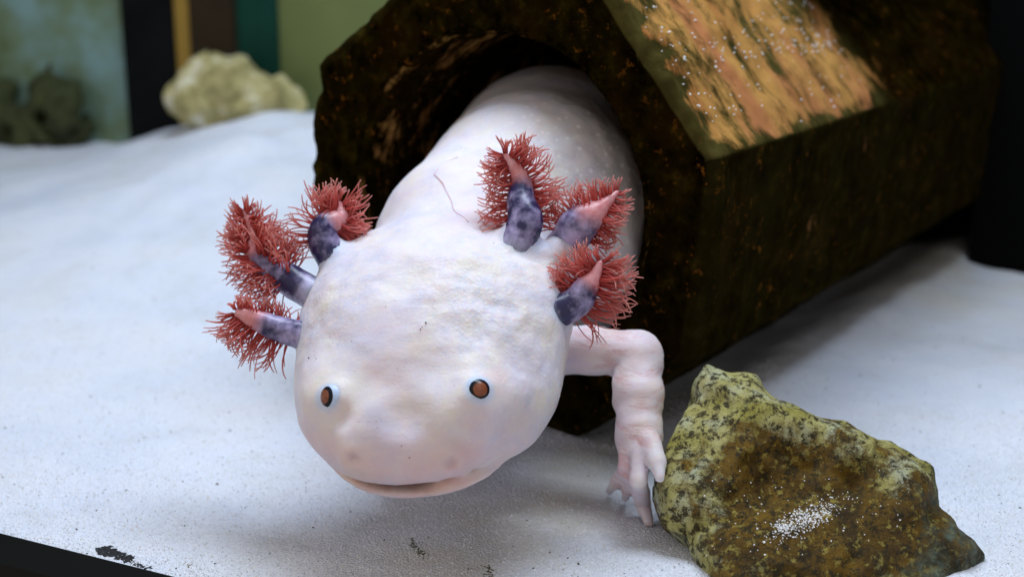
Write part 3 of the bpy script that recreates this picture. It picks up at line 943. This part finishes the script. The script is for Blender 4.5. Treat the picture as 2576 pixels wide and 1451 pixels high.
for (a, b, r, k) in ((1.5, 0.3, 1.5, 1.0), (2.2, -1.2, 1.3, .8), (-1.9, 0.3, 1.2, .6), (1.0, -1.2, 1.2, .5), (2.4, 1.3, 0.9, .6), (-1.6, -1.3, 1.0, .5)):
    bumpy = np.maximum(bumpy, k * np.exp(-(((ql[:, 0] - a) ** 2 + (ql[:, 1] - b) ** 2) / r ** 2)) * (ql[:, 2] > -0.8))
flank = np.exp(-((((bv - (TO + np.array([3.0, 0.4, 1.2]))) / np.array([2.3, 3.4, 3.2])) ** 2).sum(1))) * (1 - arm_w) * (1 - sstep(-3.6, -2.8, ql[:, 1]))  # grey flank pigment, widened to paint shade on the trunk
fl = TO + np.array([2.6, -0.6, 0.2])
bumpy = np.maximum(bumpy, 1.0 * np.exp(-(((bv - fl) / np.array([1.8, 2.5, 2.6])) ** 2).sum(1)))
# fine loose-skin relief
E3 = bv + 0
nn = body.normal(bv)
rel = 0.050 * fbm(bv, 1.1, 3, 51) * (0.5 + bumpy) + 0.020 * fbm(bv, 3.6, 2, 52) * (0.25 + bumpy)
bv = bv + nn * rel[:, None]

for c_, g_ in EYES:
    blue = np.maximum(blue, 0.6 * (1 - sstep(0.25, 0.37, np.linalg.norm(bv - (c_ + g_ * 0.2), axis=1))))
for k, gi in GILLS.items():
    P = [at(*q) for q in gi['p']]
    dist = np.linalg.norm(bv - (P[0] * .4 + P[1] * .6), axis=1)
    blue = np.maximum(blue, 0.55 * (1 - sstep(0.25, 0.75, dist)))
ax = thing('axolotl', 'white axolotl with red feathery gills crawling out of the clay tunnel', 'axolotl', (HC[0], HC[1], 0))
obj('body', bv, bf, SKIN, ax, attrs={'pink': pink, 'lip': lip, 'dark': dark, 'blue': blue, 'bumpy': bumpy, 'arm': arm_w, 'flank': flank})

SCL = mat_plain('eye_rim', (0.55, 0.68, 0.95), 0.4)
RING = mat_plain('eye_black', (0.006, 0.008, 0.014), 0.25, spec=0.25)
COPPER = mat_plain('eye_copper', (0.34, 0.10, 0.045), 0.35, 0.6, 8, spec=0.3, coat=0.3)
def dome(ctr, axis, R, a0, a1, n=28, m=8):
    """part of a sphere between two polar angles"""
    u = nrm(np.cross(axis, [0.3, 0.1, 1])); w = np.cross(axis, u)
    V, F = [], []
    for i in range(m + 1):
        a = a0 + (a1 - a0) * i / m
        for k in range(n):
            t = 2 * math.pi * k / n
            V.append(ctr + R * (math.cos(a) * axis + math.sin(a) * (math.cos(t) * u + math.sin(t) * w)))
    for i in range(m):
        for k in range(n):
            F.append((i * n + k, (i + 1) * n + k, (i + 1) * n + (k + 1) % n, i * n + (k + 1) % n))
    return V, F
for ctr, gz_ in EYES:
    R = 0.29
    V, F = dome(ctr, gz_, R, 0.01, math.pi * 0.95, 32, 20)
    e = obj('eye', V, F, SCL, ax)
    V, F = dome(ctr, gz_, R + 0.006, 0.52, 0.80); obj('iris_ring', V, F, RING, e)
    V, F = dome(ctr, gz_, R + 0.004, 0.005, 0.55); obj('pupil', V, F, COPPER, e)

for k, gi in GILLS.items():
    P = np.array([gi['root']] + [at(*q) for q in gi['p'][1:]])
    n = 44
    path = spline(P, n)
    rad = np.interp(np.linspace(0, len(P) - 1, n), range(len(P)), gi['r'])
    rad = np.convolve(np.pad(rad, 3, 'edge'), np.ones(7) / 7, 'valid')
    rad[-1] *= .5
    V, F, ts = tube(path, rad, 20)
    V = np.array(V)
    cen = np.repeat(path, 20, axis=0)
    V = cen + (V - cen) * (1 + 0.10 * fbm(V, 1.6, 3, 61))[:, None]
    go = obj('gill', V, F, GILL, ax, attrs={'along': ts})
    so = Soup()
    T = np.gradient(path, axis=0); T /= np.linalg.norm(T, axis=1, keepdims=True)
    rows = [(-1, 0.05), (1, 0.05), (-1, 0.4), (1, 0.4), (-1, -0.35), (1, -0.35)] + ([(-1, -0.5), (1, -0.5), (-1, -0.9), (1, -0.9)] if gi.get('bushy') else [])
    per = int(gi['n'] / 6)
    for ri, (sg, back) in enumerate(rows):
        sway = rng.uniform(-.2, .2)
        for j in range(per):
            t = 0.22 + 0.78 * (j + rng.uniform(-.4, .4)) / per
            t = min(max(t, 0.18), 1.0)
            if ri in (4, 5): t = 0.62 + 0.38 * (j / per)
            if ri in (4, 5) and j % 2: continue
            i = min(int(t * (n - 1)), n - 1)
            tv = T[i]
            view = nrm(path[i] - CAMP)
            sd = nrm(np.cross(tv, view))
            bk = np.cross(sd, tv); bk = bk if bk @ view > 0 else -bk
            w = 0.45 * math.sin(j * 0.55 + ri * 2.1) + 0.3 * math.sin(j * 0.21 + ri)
            lean = sway + 0.35 * t + 0.35 * w + rng.normal(0, .13)
            d0 = nrm(sd * sg * (1 - 0.55 * abs(back)) + bk * (back + 0.25 * w + rng.normal(0, .12)) + tv * lean)
            if t > .93: d0 = nrm(d0 + tv * 0.7)
            ln = 1.18 * gi.get('sl', (1, 1))[(sg + 1) // 2] * gi['l'] * (1.0 + 0.25 * w + rng.normal(0, .10)) * (0.75 + 0.25 * math.sin(min(t * 1.2, 1) * math.pi))
            if t > .9: ln *= 0.62
            root = path[i] + d0 * rad[i] * 0.8
            curl = tv * (0.55 * math.sin(j * 0.33 + ri * 1.7) + rng.normal(0.15, .22)) + bk * rng.normal(-.1, .25) + np.array([0, 0, rng.normal(0, .12)])
            pts = [root]
            dd = d0
            m = 8
            for q in range(m):
                dd = nrm(dd + curl * (0.06 + 0.07 * q) + rng.normal(0, .035, 3))
                pts.append(pts[-1] + dd * max(ln, .2) / m)
            r0 = rng.uniform(0.012, 0.020)
            so.tube(pts, r0 * np.array([1.5, 1.3, 1.1, 1.0, .95, .9, .85, .8, .6]), 5)
    fo = obj('gill_filaments', np.array(so.v), so.f, FIL, go, attrs={'along': so.t})
    tag(fo, kind='stuff')

# veins under the neck skin and dark specks on the head
VEIN = mat_plain('vein', (0.70, 0.48, 0.53), 0.5)
SPECK = mat_plain('dark_speck', (0.05, 0.035, 0.02), 0.7)
def on_skin(px, py, lift=0.0):
    p, n = body.hit(px, py)
    return p + n * lift
for pts, r in (([(1092, 438), (1112, 458), (1122, 480), (1135, 505), (1143, 530), (1165, 545), (1178, 558)], .014), ([(1092, 438), (1110, 415), (1140, 400), (1152, 395)], .009)):
    P = np.array([on_skin(a, b, 0.0) for a, b in pts])
    V, F, ts = tube(spline(P, len(P) * 5), np.full(len(P) * 5, r), 6)
    obj('vein', np.array(V), F, VEIN, ax)
so = Soup()
for (px, py, r) in ((1071, 811, .030), (1062, 822, .018), (1058, 827, .022), (776, 899, .026), (795, 901, .022), (970, 770, .014), (932, 693, .02), (1215, 560, .02), (1200, 640, .02), (1122, 345, .022), (1160, 370, .016), (850, 866, .016), (905, 870, .015), (995, 915, .012), (1000, 925, .012), (985, 1080, .015), (1010, 1120, .02), (1030, 1150, .02), (950, 1075, .014)):
    if body.hit(px, py)[0] is not None: so.chip(on_skin(px, py), r)
for _ in range(60):
    px, py = rng.uniform(780, 1390), rng.uniform(600, 1150)
    h, n_ = body.hit(px, py)
    if h is not None and h[1] < 31: so.chip(h, rng.uniform(.005, .012))
tag(obj('skin_specks', np.array(so.v), so.f, SPECK, ax, smooth=False), kind='stuff')

# loose grains and dark crumbs on the sand
def crumbs(n, s_rng, t_rng, r_lo, r_hi, lift, power=1.0):
    s_ = rng.uniform(*s_rng, n); t_ = t_rng[0] + (t_rng[1] - t_rng[0]) * rng.uniform(0, 1, n) ** power
    x = GP[0] + s_ * GD[0] + t_ * GN[0]; y = GP[1] + s_ * GD[1] + t_ * GN[1]
    p = np.stack([x, y, sand_height(x, y) + lift], -1)
    r = rng.uniform(r_lo, r_hi, n)
    d = np.array([[1, 0, 0], [-1, 0, 0], [0, 1, 0], [0, -1, 0], [0, 0, 1], [0, 0, -1]], float)
    a = rng.uniform(0, 6.28, n); ca, sa = np.cos(a), np.sin(a)
    D = np.stack([ca[:, None] * d[None, :, 0] - sa[:, None] * d[None, :, 1], sa[:, None] * d[None, :, 0] + ca[:, None] * d[None, :, 1], np.broadcast_to(d[None, :, 2], (n, 6))], -1)
    D = D + rng.normal(0, .22, D.shape)
    V = (p[:, None] + D * r[:, None, None] * rng.uniform(.6, 1.2, (n, 6, 1))).reshape(-1, 3)
    f = np.array([(0, 2, 4), (2, 1, 4), (1, 3, 4), (3, 0, 4), (2, 0, 5), (1, 2, 5), (3, 1, 5), (0, 3, 5)])
    F = (f[None] + 6 * np.arange(n)[:, None, None]).reshape(-1, 3)
    return V, F
gm = NT('mixed_sand_grain')
gm.p(Base_Color=gm.ramp(gm.attr('tone'), [(0.0, (0.50, 0.49, 0.48)), (0.15, (0.70, 0.72, 0.78)), (0.4, (0.84, 0.87, 0.96)), (0.85, (0.92, 0.93, 0.98)), (1.0, (0.72, 0.66, 0.54))]), Roughness=0.4)
V, F = crumbs(60000, (-16, 24), (0, 18), .010, .030, .004, 1.5)
tag(obj('sand_grains', V, F, gm.m, smooth=False, attrs={'tone': np.repeat(rng.uniform(0, 1, len(V) // 6), 6)}), 'loose pale grains lying over the white sand', 'sand', kind='stuff')
V, F = crumbs(750, (-26, 24), (0, 30), .010, .034, .006, 1.3)
tag(obj('dark_crumbs', V, F, SPECK, smooth=False), 'tiny dark crumbs of dirt scattered over the white sand', 'dirt', kind='stuff')

OLIVE = mat_plain('olive_algae', (0.10, 0.10, 0.025), 0.8, 0.6, 4)
TAR = mat_plain('black_scrap', (0.008, 0.008, 0.012), 0.7)
def scrap(name, pxs, n, spread, r, mat, label, cat, flat=0.4):
    so = Soup()
    path = spline([on_ground(a, b, 0.05) for a, b in pxs], 40)
    for _ in range(n):
        p = path[rng.integers(0, 40)] + rng.normal(0, spread, 3) * np.array([1, 1, 0])
        p[2] = float(sand_height(p[:1], p[1:2])[0]) + 0.01
        so.chip(p, rng.uniform(.4, 1.0) * r)
    V = np.array(so.v)
    gzz = sand_height(V[:, 0], V[:, 1]); V[:, 2] = gzz + (V[:, 2] - gzz) * 0.35
    tag(obj(name, V, so.f, mat, smooth=False, base=(V[:, 0].mean(), V[:, 1].mean(), 0)), label, cat)
scrap('black_scrap', [(255, 1368), (290, 1380), (320, 1392)], 150, .07, .13, TAR, 'black flake of debris on the sand beside the black rail', 'debris')
scrap('black_scrap', [(320, 1394), (350, 1408), (380, 1415)], 50, .04, .05, TAR, 'thin black sliver of debris trailing from the larger flake', 'debris')
scrap('algae_scrap', [(1035, 1345), (1050, 1370), (1062, 1385)], 60, .06, .05, OLIVE, 'olive algae scrap on the sand below the chin', 'algae')
scrap('algae_scrap', [(1222, 1405), (1230, 1430), (1245, 1445)], 50, .06, .05, OLIVE, 'olive algae scrap on the sand between the chin and the mossy stone', 'algae')
scrap('algae_scrap', [(455, 1400), (470, 1405), (482, 1412)], 18, .05, .035, mat_plain('ochre_algae', (0.22, 0.14, 0.03), 0.8), 'small ochre algae crumbs on the sand near the rail', 'algae')

# dark mossy clumps along the foot of the back wall
MOSS = mat_plain('dark_moss', (0.055, 0.065, 0.018), 0.9, 0.7, 0.5, 0.6)
def moss(px0, px1, top, label, seed):
    cx = (px0 + px1) / 2
    s0, s1 = s_at_wall(px0), s_at_wall(px1)
    zt = (at(cx, top, 1) - CAMP)
    c2 = GP + (s0 + s1) / 2 * GD + (WALL_T - 1.2) * GN
    k = np.hypot(*c2) / np.hypot(zt[0], zt[1]); ztop = CAM_H + zt[2] * k
    zb = float(sand_height(np.array([c2[0]]), np.array([c2[1]]))[0])
    fld = Field((c2[0] - 7, c2[1] - 7, zb - 1), (c2[0] + 7, c2[1] + 7, ztop + 1.5), 0.28)
    rr = np.random.default_rng(seed)
    for _ in range(16):
        u = rr.uniform(-.5, .5); hgt = (ztop - zb) * (1 - (2 * u) ** 2 * .7) * rr.uniform(.2, .85)
        p = np.array([*(c2 + u * (s1 - s0) * .8 * GD + rr.uniform(-.6, .3) * GN), zb + hgt])
        fn, lo, hi = ell(p, np.eye(3), rr.uniform(.5, 1.1, 3)); fld.add(fn, lo, hi, .3)
    sl, g = fld.box(fld.lo, fld.lo + (fld.n - 1) * fld.h)
    fld.d = fld.d + (0.75 * fbm(g.astype(float), 0.7, 4, seed, 0.65)).astype(np.float32)[:fld.n[0], :fld.n[1], :fld.n[2]]
    v, f = fld.mesh()
    tag(obj('moss_clump', v, f, MOSS, base=(c2[0], c2[1], zb)), label, 'moss', 'moss along the back wall')
moss(110, 245, 205, 'larger dark olive moss clump at the foot of the algae-stained wall', 5)
moss(-10, 75, 225, 'lower dark moss clump against the algae-stained wall', 8)
#END
